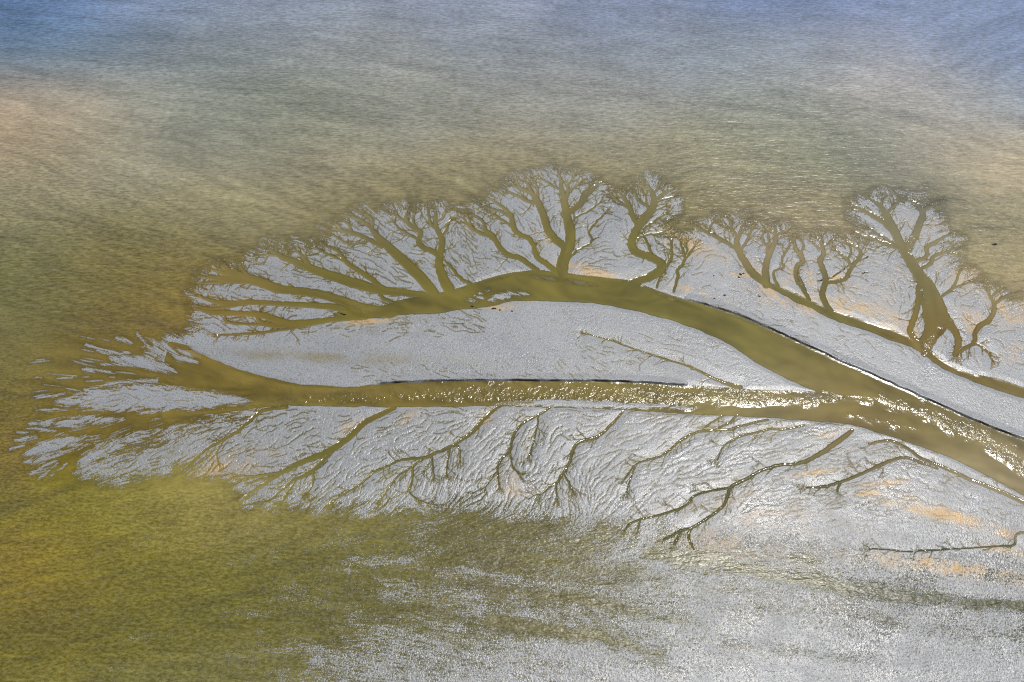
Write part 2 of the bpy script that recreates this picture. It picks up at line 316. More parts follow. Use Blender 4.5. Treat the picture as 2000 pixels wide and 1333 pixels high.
for ci, (lab, grp, dens, brs) in enumerate(CREEKS):
    for bi, br in enumerate(brs):
        ident = len(PART); PART.append((ci, bi))
        if grp == G_LOW: br = [(x, y, w * (.9 if 'sweeping' in lab else .62)) for x, y, w in br]
        L = smooth_line(br, 5, .45)
        stamp(DC, ID, L, ident)
        for a, b in zip(br[:-1], br[1:]):
            SEG.append((a, b, 1.0))
        # twigs: sparse on the trunk, dense towards the tip
        acc = 0.0
        N = len(L)
        for k in range(1, N):
            a, b = L[k - 1], L[k]
            ds = math.hypot(b[0] - a[0], b[1] - a[1]); acc += ds
            f = k / N
            gap = (26 if f < .35 and bi == 0 else 11) / max(dens, .1)
            if grp == G_LOW: gap *= 1.1
            if acc > gap * rng.uniform(.6, 1.4) and (f > .18 or bi > 0):
                acc = 0.0
                ang = math.atan2(b[1] - a[1], b[0] - a[0])
                sd = rng.choice((-1, 1))
                ln = rng.uniform(11, 30) * (1.15 - .35 * f)
                off = b[2] * .3
                sx, sy = b[0] - math.sin(ang) * sd * off, b[1] + math.cos(ang) * sd * off
                twig(sx, sy, ang + sd * (rng.uniform(.2, .6) if grp == G_LOW else rng.uniform(.4, .9)), ln * (1.3 if grp == G_LOW else 1), rng.uniform(.5, 1.1) if grp == G_LOW else rng.uniform(.9, 1.7), 1, ident)
        if dens > .4:
            a, b = L[-3], L[-1]
            ang = math.atan2(b[1] - a[1], b[0] - a[0])
            for k in range(4):
                twig(b[0], b[1], ang + (k - 1.5) * (.28 if grp == G_LOW else .42) + rng.normal(0, .12), rng.uniform(9, 20), 1.0 if grp == G_LOW else 1.4, 1, ident)
print('creeks', round(time.time() - T0, 1))

S_shore = poly_sdf(spline_poly(SHORE, 2))
wob = norm(blur(rng.normal(size=(NY, NX)), 4)) * 1.0 + norm(blur(rng.normal(size=(NY, NX)), 10)) * 1.6
S_up = poly_sdf(CH_UP + CH_UP_LOW)
S_low = poly_sdf(CH_LOW)
S_far = poly_sdf(CH_FAR)
S_bank = [poly_sdf(spline_poly(P, 3), 30.0) for _, P in BANKS]
D_st = np.full((NY, NX), BIG, np.float32)
for s in FAN_STREAKS:
    stamp(D_st, None, smooth_line(s, 4, .4), 0)
D_sc = np.full((NY, NX), BIG, np.float32)
for s in SCARPS:
    stamp(D_sc, None, smooth_line(s, 4, .7), 0, 8)
D_cl = np.full((NY, NX), BIG, np.float32)
for c in CLIFFS:
    stamp(D_cl, None, np.array([(p[0], p[1], 0.0) for p in c]), 0, 30)
print('sdf', round(time.time() - T0, 1))

# ------------------------------------------------------------------ flow direction field, flow-aligned noise
CS = 20.0
cu = np.arange(U0, U1 + CS, CS); cv = np.arange(V0, V1 + CS, CS)
CU, CV = np.meshgrid(cu, cv)
MANUAL = [(250,680,25,6),(330,680,40,6),(150,740,3,6),(250,780,0,6),(150,825,-4,6),(120,875,-14,7),(250,860,-20,7),(100,910,-28,7),(200,900,-30,6),(300,880,-28,6),(430,770,3,6),(80,780,0,5),(400,690,40,5),
  (1000,1100,9,4),(1300,1150,11,4),(1600,1180,9,4),(1900,1180,5,4),(1200,1260,14,4),(1600,1280,12,4),(1900,1290,8,4),(700,1150,8,3),(800,1290,12,3),(300,1100,-6,3),(100,1250,-4,3),(400,1280,4,3),
  (100,400,24,4),(200,550,28,4),(100,700,12,4),(400,350,20,4),(500,150,-4,4),(1000,150,0,4),(1500,200,3,4),(1800,250,12,4),(1900,380,22,4),(1500,350,5,4),(1000,280,2,4),(700,250,4,4),(1900,100,-30,2),(200,100,2,4),(1500,60,0,4),
  (800,725,40,6),(1000,728,50,6),(1150,730,40,5),(750,640,-45,5),(1230,680,30,5),(600,690,8,3),(900,680,2,3),(1200,640,10,3),(1700,700,28,5),(1900,790,26,5),(1500,620,24,3),(2100,1000,15,3),(150,980,-8,3),(400,1000,-8,3)]
c2 = np.zeros_like(CU); s2 = np.zeros_like(CU)
for a, b, wt in SEG:
    dx, dy = b[0] - a[0], b[1] - a[1]
    L = math.hypot(dx, dy) + 1e-6
    mx, my = (a[0] + b[0]) / 2, (a[1] + b[1]) / 2
    th = 2 * math.atan2(dy, dx)
    w = wt * L / ((CU - mx) ** 2 + (CV - my) ** 2 + 500.0) ** 1.35
    c2 += w * math.cos(th); s2 += w * math.sin(th)
for x, y, dg, wt in MANUAL:
    th = 2 * math.radians(dg)
    w = wt * 120 / ((CU - x) ** 2 + (CV - y) ** 2 + 3500.0) ** 1.35
    c2 += w * math.cos(th); s2 += w * math.sin(th)
def upsample(a):
    fi = (GU - U0) / CS; fj = (GV - V0) / CS
    i = np.clip(fi.astype(np.int32), 0, a.shape[1] - 2); j = np.clip(fj.astype(np.int32), 0, a.shape[0] - 2)
    x = fi - i; y = fj - j
    return ((a[j, i] * (1 - x) + a[j, i + 1] * x) * (1 - y) + (a[j + 1, i] * (1 - x) + a[j + 1, i + 1] * x) * y).astype(np.float32)
n2 = np.hypot(c2, s2) + 1e-12
th = upsample(c2 / n2), upsample(s2 / n2)
TH = 0.5 * np.arctan2(th[1], th[0])
TH += .12 * norm(blur(rng.normal(size=(NY, NX)), 9))
DX, DY = np.cos(TH).astype(np.float32), np.sin(TH).astype(np.float32)

def lic(N, steps):
    acc = N.copy(); 
    JJ, II = np.meshgrid(np.arange(NY, dtype=np.float32), np.arange(NX, dtype=np.float32), indexing='ij')
    for sgn in (1, -1):
        x, y = II.copy(), JJ.copy()
        px, py = DX * sgn, DY * sgn
        for k in range(steps):
            x += px; y += py
            i = np.clip(x + .5, 0, NX - 1).astype(np.int32); j = np.clip(y + .5, 0, NY - 1).astype(np.int32)
            acc += N[j, i]
            qx, qy = DX[j, i], DY[j, i]
            f = np.where(qx * px + qy * py < 0, -1, 1).astype(np.float32)
            px, py = qx * f, qy * f
    return norm(acc)
W1 = np.clip(rng.normal(size=(NY, NX)), -2.8, 2.8).astype(np.float32)
RILL = lic(W1, 8)                               # fine rills
STREAK = lic(blur(rng.normal(size=(NY, NX)), 4), 26)        # broad streaks
SPEC = norm(blur(rng.normal(size=(NY, NX)), 1, 1))          # lumps
STREAK2 = lic(blur(rng.normal(size=(NY, NX)), 2), 44)
STREAK3 = lic(blur(rng.normal(size=(NY, NX)), 7), 60)
PATCH = norm(blur(rng.normal(size=(NY, NX)), 22))
PATCH2 = norm(blur(rng.normal(size=(NY, NX)), 7))
DR = np.full((NY, NX), 12.0, np.float32)
def dense_rills(box, n, cell, wmax, lmax, up, seed):
    g = np.random.default_rng(seed)
    x0, x1, y0, y1 = box
    occ = {}
    for q in range(n):
        x, y = g.uniform(x0, x1), g.uniform(y0, y1)
        L = g.uniform(.35, 1) * lmax
        w = wmax * g.uniform(.45, 1) ** 1.5
        pts = []
        a_off = 0.0
        px = None
        for k in range(int(L / 5)):
            j = int((y - V0) / STEP); i = int((x - U0) / STEP)
            if not (2 < i < NX - 2 and 2 < j < NY - 2): break
            key = (int(x / cell), int(y / cell))
            if occ.get(key, q) != q:
                pts.append((x, y, .3)); break
            occ[key] = q
            pts.append((x, y, w * (1 - .8 * k * 5 / L)))
            dx, dy = float(DX[j, i]), float(DY[j, i])
            if (dy > 0) == up: dx, dy = -dx, -dy
            if px is not None and dx * px[0] + dy * px[1] < 0: dx, dy = -dx, -dy
            px = (dx, dy)
            a_off = a_off * .7 + g.normal(0, .22)
            c, sn = math.cos(a_off), math.sin(a_off)
            x += 5 * (dx * c - dy * sn); y += 5 * (dx * sn + dy * c)
        if len(pts) > 3:
            stamp(DR, None, pts, 0, 9.0)
dense_rills((180, 1750, 800, 985), 2300, 6.5, 2.0, 95, False, 3)
dense_rills((1500, 2020, 860, 1080), 420, 10, 1.5, 70, False, 4)
dense_rills((390, 950, 440, 650), 1500, 6, 1.9, 130, True, 5)
dense_rills((900, 1320, 370, 560), 1000, 7, 1.7, 90, True, 6)
dense_rills((1330, 2010, 440, 720), 700, 9, 1.3, 60, True, 8)
dense_rills((680, 1200, 716, 748), 260, 6, 1.1, 34, True, 9)
dense_rills((1130, 1340, 655, 715), 200, 7, 1.4, 40, True, 10)
dense_rills((640, 900, 615, 660), 160, 8, 1.0, 40, True, 11)
dense_rills((80, 500, 755, 900), 300, 8, 1.6, 90, True, 12)
rv = np.exp(-(np.clip(DR, 0, None) / 2.3) ** 2) * sstep(-.8, .6, SPEC + .8)
print('lic', round(time.time() - T0, 1))

def gauss(x, y, a, b, ang):
    c, sn = math.cos(math.radians(ang)), math.sin(math.radians(ang))
    p = (GU - x) * c + (GV - y) * sn; q = -(GU - x) * sn + (GV - y) * c
    return np.exp(-.5 * ((p / a) ** 2 + (q / b) ** 2))
D_sf = np.full((NY, NX), BIG, np.float32)                     # feathery streaks fading out of the fan
gg = np.random.default_rng(21)
for q in range(150):
    x, y = gg.uniform(50, 470), gg.uniform(655, 935)
    if (y > 735 and x > 380) or (x < 150 and y < 700): continue
    L = gg.uniform(14, 55); w = gg.uniform(.8, 2.6); pts = []; px = (1, 0)
    n = max(4, int(L / 5))
    for k in range(n):
        j = int((y - V0) / STEP); i = int((x - U0) / STEP)
        dx, dy = float(DX[j, i]), float(DY[j, i])
        if dx * px[0] + dy * px[1] < 0: dx, dy = -dx, -dy
        px = (dx, dy); pts.append((x, y, w * math.sin(math.pi * (k + .5) / n)))
        x += 5 * dx; y += 5 * dy
        if x > 500: break
    if len(pts) > 2: stamp(D_sf, None, pts, 0, 10.0)
# ------------------------------------------------------------------ how far the near flat stands out of the water
CTRL = [(0,1000,-.2),(0,1333,-.1),(0,1450,0),(300,1000,-.15),(300,1150,-.05),(300,1333,.05),(600,1030,.04),(600,1150,.06),(600,1333,.22),(800,1100,.16),(800,1200,.28),(800,1333,.62),(900,1270,.42),
 (1000,1040,.18),(1000,1110,.22),(1000,1200,.42),(1000,1280,.66),(1000,1333,.85),(1150,1080,.30),(1150,1160,.34),(1150,1235,.62),(1200,1320,.9),(1300,1090,.48),(1300,1150,.55),(1320,1215,.8),(1400,1130,.62),(1450,1200,.85),
 (1550,1110,.72),(1600,1150,.58),(1600,1230,.88),(1700,1100,.85),(1720,1160,.50),(1800,1120,.85),(1800,1240,.85),(1850,1178,.42),(1950,1182,.30),(2100,1190,.35),(1950,1240,.85),(2000,1333,.92),(1600,1333,.92),(2200,1450,.92),(1400,1450,.92),(900,1450,.6),(450,1450,.3),(1900,1130,.85),(2050,1120,.85)]
num = np.zeros_like(CU); den = np.zeros_like(CU) + 1e-12
for x, y, e in CTRL:
    w = np.exp(-(((CU - x) * .6) ** 2 + ((CV - y) * 1.35) ** 2) / (2 * 62 ** 2)) + 1e-6 / (1 + ((CU - x) ** 2 + (CV - y) ** 2) / 1e4)
    num += w * e; den += w
EC = upsample(num / den)
for pts, dp, wd in (([(1270,1080),(1450,1112),(1600,1138),(1750,1163),(1900,1178),(2230,1192)], .50, 13), ([(960,1212),(1050,1228),(1120,1240),(1200,1254),(1290,1280)], .5, 13), ([(940,1082),(1100,1098),(1200,1112),(1300,1136)], .25, 12),
                    ([(1050,1165),(1200,1185),(1330,1215)], .25, 12), ([(1420,1255),(1560,1275),(1720,1290)], .22, 10), ([(1380,1080),(1480,1085),(1600,1092)], .3, 8)):
    D = np.full((NY, NX), 80.0, np.float32)
    stamp(D, None, smooth_line([(x, y, 1.0) for x, y in pts], 5, 2.0), 0, 60)
    EC -= dp * np.exp(-(np.clip(D, 0, None) / wd) ** 2)
# ------------------------------------------------------------------ heights
s = S_shore + wob * 1.8 + PATCH2 * 3.5 + STREAK * 3.0 * (1 - sstep(40, 60, np.abs(S_shore)))
z_main = np.clip(s * .0011 + np.minimum(s + 24, 0) * .006, -.55, .0) + .10 * sstep(-16, 85, s) + (RILL * .009 + W1 * .011 + SPEC * .004) * sstep(46, 8, np.abs(s - 6))
lowreg = sstep(960, 1040, GV + .02 * (GU - 1000) - 30)
z_ctrl = (EC - .47) * .085 + (STREAK3 * .0085 + STREAK * .003 + RILL * .005) * (1 - .3 * sstep(.7, .95, EC)) + PATCH2 * .003
z_ctrl = np.where(GV > 930, z_ctrl, -.55) - (1 - sstep(930, 985, GV)) * .5
z = np.maximum(z_main, z_ctrl)
mud_mask = sstep(-6, 14, s)
near_mud = sstep(770, 830, GV) * (1 - sstep(1020, 1080, GV)) * sstep(180, 300, GU)
fanleft = (1 - sstep(820, 960, GU)) * sstep(400, 440, GV) * (1 - sstep(640, 670, GV))
upper = (1 - sstep(560, 640, GV)) * .75
amp = np.clip(.18 + near_mud * .95 + fanleft * .75 + upper * .35, 0, 1.15)
S_leaf = poly_sdf([(365,676),(440,640),(640,634),(740,622),(850,612),(1000,590),(1150,592),(1260,612),(1400,661),(1592,764),(1420,757),(1150,745),(830,746),(680,756),(500,733),(410,700)])
leaf_in = sstep(0, 10, S_leaf)
S_strip = poly_sdf([(1230,548),(1350,520),(1480,548),(1640,631),(1783,680),(1849,723),(2000,778),(2230,848),(2230,945),(2000,859),(1838,793),(1640,706),(1440,615),(1300,575)])
strip_in = sstep(0, 12, S_strip)
amp *= 1 - .75 * leaf_in * sstep(6, 45, S_leaf) - .85 * strip_in * (1 - leaf_in)
amp *= 1 - .8 * sstep(960, 1040, GV)
amp = np.clip(amp + .6 * gauss(950, 726, 260, 14, 0) + .7 * gauss(1230, 682, 90, 24, 20) + .5 * gauss(760, 640, 120, 12, -4), 0, 1.15)
ridge = np.minimum(RILL, 0)
expo = sstep(-.06, .06, z)
inmud = 1 - sstep(1000, 1070, GV)
z += expo * inmud * (.010 - (.032 + .012 * near_mud) * rv * (.4 + .6 * np.clip(amp, 0, 1)))
z += amp * expo * RILL * .0035
lump = .0022 + .004 * sstep(990, 1080, GV)
z += SPEC * lump + W1 * (.0015 + .0030 * expo + .0145 * sstep(960, 1050, GV) * (1 - .75 * sstep(.7, 1, EC))) + PATCH * .006 * expo
# channels: an own bed below, banks sloping or cut sheer
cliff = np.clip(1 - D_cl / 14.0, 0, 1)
bank = np.where(cliff > .05, 1.6, 7.0)
bedn = STREAK * .02
for S, dep in ((S_up, .34), (S_low, .30), (S_far, .30)):
    q = -(S + wob * .35)          # >0 outside
    hcut = .10 + .20 * cliff
    zc = np.where(q > 0, hcut * np.clip(q / bank, 0, 1) + np.clip(q - bank, 0, 99) * .008, np.maximum(-dep, q * .030) + bedn * np.clip(-q / 20, 0, 1))
    z = np.where(q < 40, np.minimum(z + (.16 * cliff * (q > 0) if S is not S_far else 0), zc), z)
zc = np.where(DC > 0, .0058 * np.clip(DC, 0, 99), np.maximum(-.28, DC * .085 - .03))
z = np.minimum(z, np.where(DC < 21, zc - .012 * (DC < 0), 9))
tw = np.clip(.6 - DT, 0, 1.5)                                # hair-fine rills: cut just under the water line
z = np.where((tw > 0) & (z < .16), np.minimum(z, z * (1 - np.clip(tw * 1.3, 0, 1)) - .014 * np.clip(tw, 0, 1)), z)
for k, S in enumerate(S_bank):                               # islands in the fan, shoals in the channels
    q = S + (.6 if k < 7 else .3) * wob
    z = np.maximum(z, np.clip(q * .006, -.55, 0) + .05 * sstep(-2, 18 if k < 7 else 8, q) + (RILL * .012 - .02 * rv + W1 * .006) * (q > -8))
z = np.maximum(z, np.clip(-D_st * .008, -.5, .010) + RILL * .012 + W1 * .004)
z = np.where(S_low < -2, np.maximum(z, np.clip(-D_sf * .010, -.5, .004) - .003 + W1 * .004), z)
z -= .10 * np.clip(1.2 - D_sc, 0, 1.2)
# shallow silver films over the bed
FILM = [(1090,547,70,5,9,.85),(960,548,40,5,-14,.7),(1320,588,60,5,22,.7),(1560,780,60,4,0,.45),(1900,715,60,9,16,1),(1850,700,20,9,40,1),(1960,735,40,7,14,.9),(1640,836,36,6,-4,1),(1590,772,50,5,6,.9),
  (1700,640,40,5,20,.5),(1470,628,50,6,22,.5),(1530,658,50,6,23,.45),(1730,655,30,5,20,.7),(1500,735,40,6,30,.7),(760,608,40,3,-8,.4),(1200,555,30,5,8,.5),(640,755,60,4,3,.4),(1850,660,12,16,-20,1.0)]
film = np.zeros((NY, NX), np.float32)
for x, y, a, b, ang, k in FILM:
    film = np.maximum(film, k * gauss(x, y, a, b, ang).astype(np.float32))
film = np.clip(film * (.85 + .42 * STREAK), 0, 1)
z = np.where((z < 0) & (film > .02), np.maximum(z, -(.009 + .16 * (1 - film) ** 2.5)), z).astype(np.float32)
print('height', round(time.time() - T0, 1), float(z.min()), float(z.max()))

# ------------------------------------------------------------------ water colours (silt, sky reflection painted into the far blue), as sRGB survey points
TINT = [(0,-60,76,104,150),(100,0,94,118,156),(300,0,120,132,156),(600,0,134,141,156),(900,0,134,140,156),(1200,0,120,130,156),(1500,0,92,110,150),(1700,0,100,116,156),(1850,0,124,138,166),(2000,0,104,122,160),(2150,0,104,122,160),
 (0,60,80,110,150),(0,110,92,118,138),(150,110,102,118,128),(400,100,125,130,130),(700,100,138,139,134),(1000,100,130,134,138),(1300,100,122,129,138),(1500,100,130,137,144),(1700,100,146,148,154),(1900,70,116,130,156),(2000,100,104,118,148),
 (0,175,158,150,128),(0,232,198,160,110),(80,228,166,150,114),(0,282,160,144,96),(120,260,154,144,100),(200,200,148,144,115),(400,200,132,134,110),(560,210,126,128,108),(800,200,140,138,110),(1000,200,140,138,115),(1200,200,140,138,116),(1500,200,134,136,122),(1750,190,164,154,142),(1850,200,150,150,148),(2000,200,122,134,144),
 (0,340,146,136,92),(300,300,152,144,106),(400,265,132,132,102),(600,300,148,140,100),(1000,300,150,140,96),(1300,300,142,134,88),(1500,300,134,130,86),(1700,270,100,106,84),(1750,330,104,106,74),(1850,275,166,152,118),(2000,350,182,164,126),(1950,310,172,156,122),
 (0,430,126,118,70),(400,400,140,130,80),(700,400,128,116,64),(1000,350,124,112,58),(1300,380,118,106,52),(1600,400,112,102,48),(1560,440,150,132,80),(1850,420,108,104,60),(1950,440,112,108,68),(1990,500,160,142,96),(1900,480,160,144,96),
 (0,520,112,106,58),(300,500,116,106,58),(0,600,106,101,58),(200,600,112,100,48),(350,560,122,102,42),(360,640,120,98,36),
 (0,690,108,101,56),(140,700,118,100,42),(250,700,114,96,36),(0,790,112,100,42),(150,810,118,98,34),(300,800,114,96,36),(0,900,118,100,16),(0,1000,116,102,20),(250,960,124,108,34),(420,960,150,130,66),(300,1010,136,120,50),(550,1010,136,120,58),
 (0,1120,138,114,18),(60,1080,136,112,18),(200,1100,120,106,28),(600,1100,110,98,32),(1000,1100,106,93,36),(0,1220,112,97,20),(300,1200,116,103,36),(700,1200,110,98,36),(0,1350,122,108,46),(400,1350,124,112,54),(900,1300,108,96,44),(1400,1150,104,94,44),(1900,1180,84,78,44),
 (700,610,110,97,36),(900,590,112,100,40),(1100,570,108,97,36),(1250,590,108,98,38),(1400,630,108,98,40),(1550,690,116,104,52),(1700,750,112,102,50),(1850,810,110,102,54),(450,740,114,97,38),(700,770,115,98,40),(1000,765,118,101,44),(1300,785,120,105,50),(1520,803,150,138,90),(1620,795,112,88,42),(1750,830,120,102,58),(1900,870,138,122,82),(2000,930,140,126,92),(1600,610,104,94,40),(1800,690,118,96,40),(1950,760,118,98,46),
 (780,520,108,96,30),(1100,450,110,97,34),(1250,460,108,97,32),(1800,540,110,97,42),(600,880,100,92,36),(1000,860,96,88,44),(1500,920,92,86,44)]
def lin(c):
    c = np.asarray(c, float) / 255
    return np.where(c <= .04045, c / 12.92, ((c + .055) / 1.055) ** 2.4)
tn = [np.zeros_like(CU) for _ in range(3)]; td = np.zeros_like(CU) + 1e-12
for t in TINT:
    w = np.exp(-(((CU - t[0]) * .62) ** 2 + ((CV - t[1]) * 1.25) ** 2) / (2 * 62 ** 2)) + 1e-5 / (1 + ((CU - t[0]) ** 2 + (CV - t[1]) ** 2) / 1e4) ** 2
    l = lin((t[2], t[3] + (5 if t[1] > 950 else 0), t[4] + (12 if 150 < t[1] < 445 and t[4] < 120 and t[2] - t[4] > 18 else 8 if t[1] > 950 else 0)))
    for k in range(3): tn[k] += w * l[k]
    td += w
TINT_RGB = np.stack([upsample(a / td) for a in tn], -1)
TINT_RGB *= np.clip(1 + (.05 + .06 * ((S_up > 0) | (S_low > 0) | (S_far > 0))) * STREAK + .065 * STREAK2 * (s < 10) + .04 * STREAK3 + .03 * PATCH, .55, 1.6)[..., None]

# ochre diatom films on the mud
OCH = [(1585,590,60,12,14,.9),(1545,597,40,8,14,.6),(1700,610,45,10,20,.8),(1720,628,40,8,30,.8),(1765,640,20,14,30,.6),(1622,552,16,5,-30,1),(1582,545,10,9,70,.7),(1540,545,8,16,20,.5),(1470,525,16,10,30,.4),(1448,538,14,3,6,.9),(1370,575,36,5,16,.6),(1350,480,50,14,20,.35),(1120,520,30,6,10,.45),
 (1170,536,40,5,8,.5),(975,602,18,3,4,.8),(720,628,30,4,-4,.6),(1000,597,20,3,-8,.5),(1780,995,50,7,16,.6),(1850,1005,60,8,18,.9),(1960,1043,16,5,0,1),(1710,964,22,4,-4,.8),(1730,945,30,4,-6,.5),(1590,925,30,4,-8,.5),(1612,850,14,4,-6,.7),(1850,1110,120,10,8,.5),(1480,1000,120,30,6,.18),(450,910,50,16,-10,.4),(690,832,14,5,-20,.5),(800,815,14,5,-40,.4),(960,815,20,8,-20,.4),
 (1000,950,24,14,0,.3),(1400,1060,80,20,6,.25),(1880,620,40,14,10,.3),(1985,610,30,16,10,.6),(1970,600,40,10,20,.4),(1900,640,10,12,60,.5),(1975,690,10,14,70,.5),(1650,560,30,10,0,.15),(1745,560,30,40,0,.12),(1990,1080,50,6,10,.5),(1310,585,30,6,14,.3),(1800,440,60,20,0,.1),(1880,540,40,20,20,.3),(1060,470,14,8,30,.3)]
och = np.zeros((NY, NX), np.float32)
for x, y, a, b, ang, k in OCH:
    och = np.maximum(och, k * gauss(x, y, a, b, ang).astype(np.float32))
och = np.clip(.85 * och * (1 + .4 * RILL + .4 * PATCH2 + .55 * SPEC + .4 * STREAK), 0, .9)
silt = np.clip(.9 * inmud * np.clip(1.1 - DR, 0, 1) * sstep(-1.2, .4, PATCH2 + SPEC * .6) + .35 * sstep(.5, 1.9, -RILL) * amp + .5 * sstep(.9, 2.2, W1) * (.5 + .5 * amp) + np.clip(1.2 - DC, 0, 1) + np.clip(1.2 - DT, 0, 1) * .8 + sstep(.012, -.03, z) * .95 + np.clip(1.6 - D_sc, 0, 1.5), 0, 1)
silt = np.maximum(silt, .45 * gauss(620, 698, 170, 9, 2) * (1 + .4 * STREAK))
silt = np.maximum(silt, .55 * sstep(.2, 2.0, STREAK * -.6 + SPEC) * sstep(1010, 1080, GV) * (1 - sstep(.75, 1.0, EC)))

# riffles
RIF = [([(600,775,10),(700,772,16),(800,770,22),(950,768,34),(1100,767,36),(1300,772,34),(1440,772,28),(1560,778,18),(1650,773,12),(1740,782,12),(1800,805,22),(1860,828,26),(1920,852,28),(1990,900,30),(2100,980,30)],1.0),
 ([(400,800,10),(470,792,12),(540,790,14),(620,782,12)],.9),([(250,838,6),(330,825,9),(400,812,10)],.8),([(300,742,8),(340,745,12)],.7),([(420,735,16),(500,750,24),(570,762,26)],.5),
 ([(1808,690,12),(1820,665,14),(1832,640,16)],1.0),([(1775,487,8),(1790,455,8),(1796,440,5)],.9),([(1096,530,10),(1105,498,9),(1113,462,6)],.55),([(690,600,4),(640,578,5),(600,572,4)],.6),([(700,605,5),(720,612,8)],.7),
 ([(1660,808,12),(1740,826,12),(1800,840,10)],.5),([(1880,705,10),(1920,722,8)],.6),([(1230,560,6),(1245,552,5)],.4),([(1000,790,4),(1150,790,7),(1320,795,5)],.5)]
rif = np.zeros((NY, NX), np.float32)
for L, k in RIF:
    D = np.full((NY, NX), BIG, np.float32)
    stamp(D, None, smooth_line(L, 4), 0, 14)
    rif = np.maximum(rif, k * sstep(13, -9, D + PATCH2 * 3.0 + STREAK * 2))
inch = np.maximum.reduce([sstep(-4, 6, S_up), sstep(-4, 6, S_low), sstep(-4, 6, S_far), sstep(3, -2, DC)])
fan_calm = sstep(640, 690, GV) * (1 - sstep(930, 980, GV)) * (1 - sstep(430, 560, GU)) * sstep(20, 160, GU)
chop = 1 - .93 * np.maximum(inch, .8 * fan_calm)
chop *= .70 + .30 * sstep(-12, 110, -s)
chop = np.where(GV > 960, np.maximum(chop, .55 * (1 - inch)), chop)

# ------------------------------------------------------------------ materials
def mat(name):
    m = bpy.data.materials.new(name); m.use_nodes = True
    nt = m.node_tree; nt.nodes.clear()
    return m, nt, nt.nodes, nt.links
def node(ns, t, **k):
    n = ns.new(t)
    for a, b in k.items():
        if a in n.inputs.keys() if isinstance(a, str) else False:
            n.inputs[a].default_value = b
        else:
            setattr(n, a, b)
    return n
def attr(ns, name):
    n = ns.new('ShaderNodeAttribute'); n.attribute_name = name; return n
def math_(ns, ls, op, a, b=None, c=None, clamp=False):
    n = ns.new('ShaderNodeMath'); n.operation = op; n.use_clamp = clamp
    for i, v in enumerate((a, b, c)):
        if v is None: continue
        if isinstance(v, (int, float)): n.inputs[i].default_value = v
        else: ls.new(v, n.inputs[i])
    return n.outputs[0]
def noise(ns, ls, vec, scale, detail=2, rough=.5, lac=2.0):
    n = ns.new('ShaderNodeTexNoise'); n.inputs['Scale'].default_value = scale; n.inputs['Detail'].default_value = detail
    n.inputs['Roughness'].default_value = rough; n.inputs['Lacunarity'].default_value = lac
    ls.new(vec, n.inputs['Vector']); return n.outputs['Fac']
def mapping(ns, ls, vec, scale, rot=0):
    n = ns.new('ShaderNodeMapping'); n.inputs['Scale'].default_value = scale; n.inputs['Rotation'].default_value = (0, 0, rot)
    ls.new(vec, n.inputs['Vector']); return n.outputs[0]
def mix(ns, ls, fac, a, b, blend='MIX'):
    n = ns.new('ShaderNodeMix'); n.data_type = 'RGBA'; n.blend_type = blend
    for sock, v in ((n.inputs[0], fac), (n.inputs[6], a), (n.inputs[7], b)):
        if isinstance(v, (int, float)): sock.default_value = v
        elif isinstance(v, tuple): sock.default_value = (*v, 1)
        else: ls.new(v, sock)
    return n.outputs[2]

WATER_GAIN = 1.0
def mud_material(name, grey):
    m, nt, ns, ls = mat(name)
    out = ns.new('ShaderNodeOutputMaterial'); bs = ns.new('ShaderNodeBsdfPrincipled'); ls.new(bs.outputs[0], out.inputs[0])
    pos = ns.new('ShaderNodeNewGeometry').outputs['Position']
    big = noise(ns, ls, pos, .06, 4, .6)
    fine = noise(ns, ls, pos, 4.2, 3, .7)
    c = mix(ns, ls, big, tuple(v * .86 for v in grey), tuple(v * 1.14 for v in grey))
    sp = math_(ns, ls, 'MULTIPLY', math_(ns, ls, 'SUBTRACT', fine, .51), 9.0, clamp=True)
    c = mix(ns, ls, math_(ns, ls, 'MULTIPLY', sp, .6), c, (.12, .095, .04))
    si = math_(ns, ls, 'MULTIPLY', attr(ns, 'silt').outputs['Fac'], .9)
    c = mix(ns, ls, si, c, mix(ns, ls, 1.0, attr(ns, 'tint').outputs['Color'], (1.05, 1.05, 1.1), 'MULTIPLY'))
    c = mix(ns, ls, attr(ns, 'ochre').outputs['Fac'], c, (.50, .31, .10))
    c = mix(ns, ls, attr(ns, 'dark_mud_shade').outputs['Fac'], c, (.022, .018, .010))
    ls.new(c, bs.inputs['Base Color'])
    r = math_(ns, ls, 'MULTIPLY_ADD', noise(ns, ls, pos, .5, 3), .20, .22)
    r = math_(ns, ls, 'ADD', r, math_(ns, ls, 'MULTIPLY', attr(ns, 'sheen').outputs['Fac'], .055))
    ls.new(r, bs.inputs['Roughness'])
    bs.inputs['IOR'].default_value = 1.42
    ls.new(math_(ns, ls, 'MULTIPLY_ADD', attr(ns, 'sub').outputs['Fac'], -.5, .5), bs.inputs['Specular IOR Level'])
    h1 = noise(ns, ls, pos, 1.6, 2, .5)
    h2 = noise(ns, ls, mapping(ns, ls, pos, (1, .75, 1), .4), 6.0, 2, .6)
    h = math_(ns, ls, 'ADD', math_(ns, ls, 'MULTIPLY', h1, .12), math_(ns, ls, 'MULTIPLY', h2, .42))
    bp = ns.new('ShaderNodeBump'); bp.inputs['Strength'].default_value = 1.0; bp.inputs['Distance'].default_value = .11
    ls.new(h, bp.inputs['Height']); ls.new(bp.outputs[0], bs.inputs['Normal'])
    return m
M_MUD = mud_material('wet_silver_mud', (.285, .292, .294))

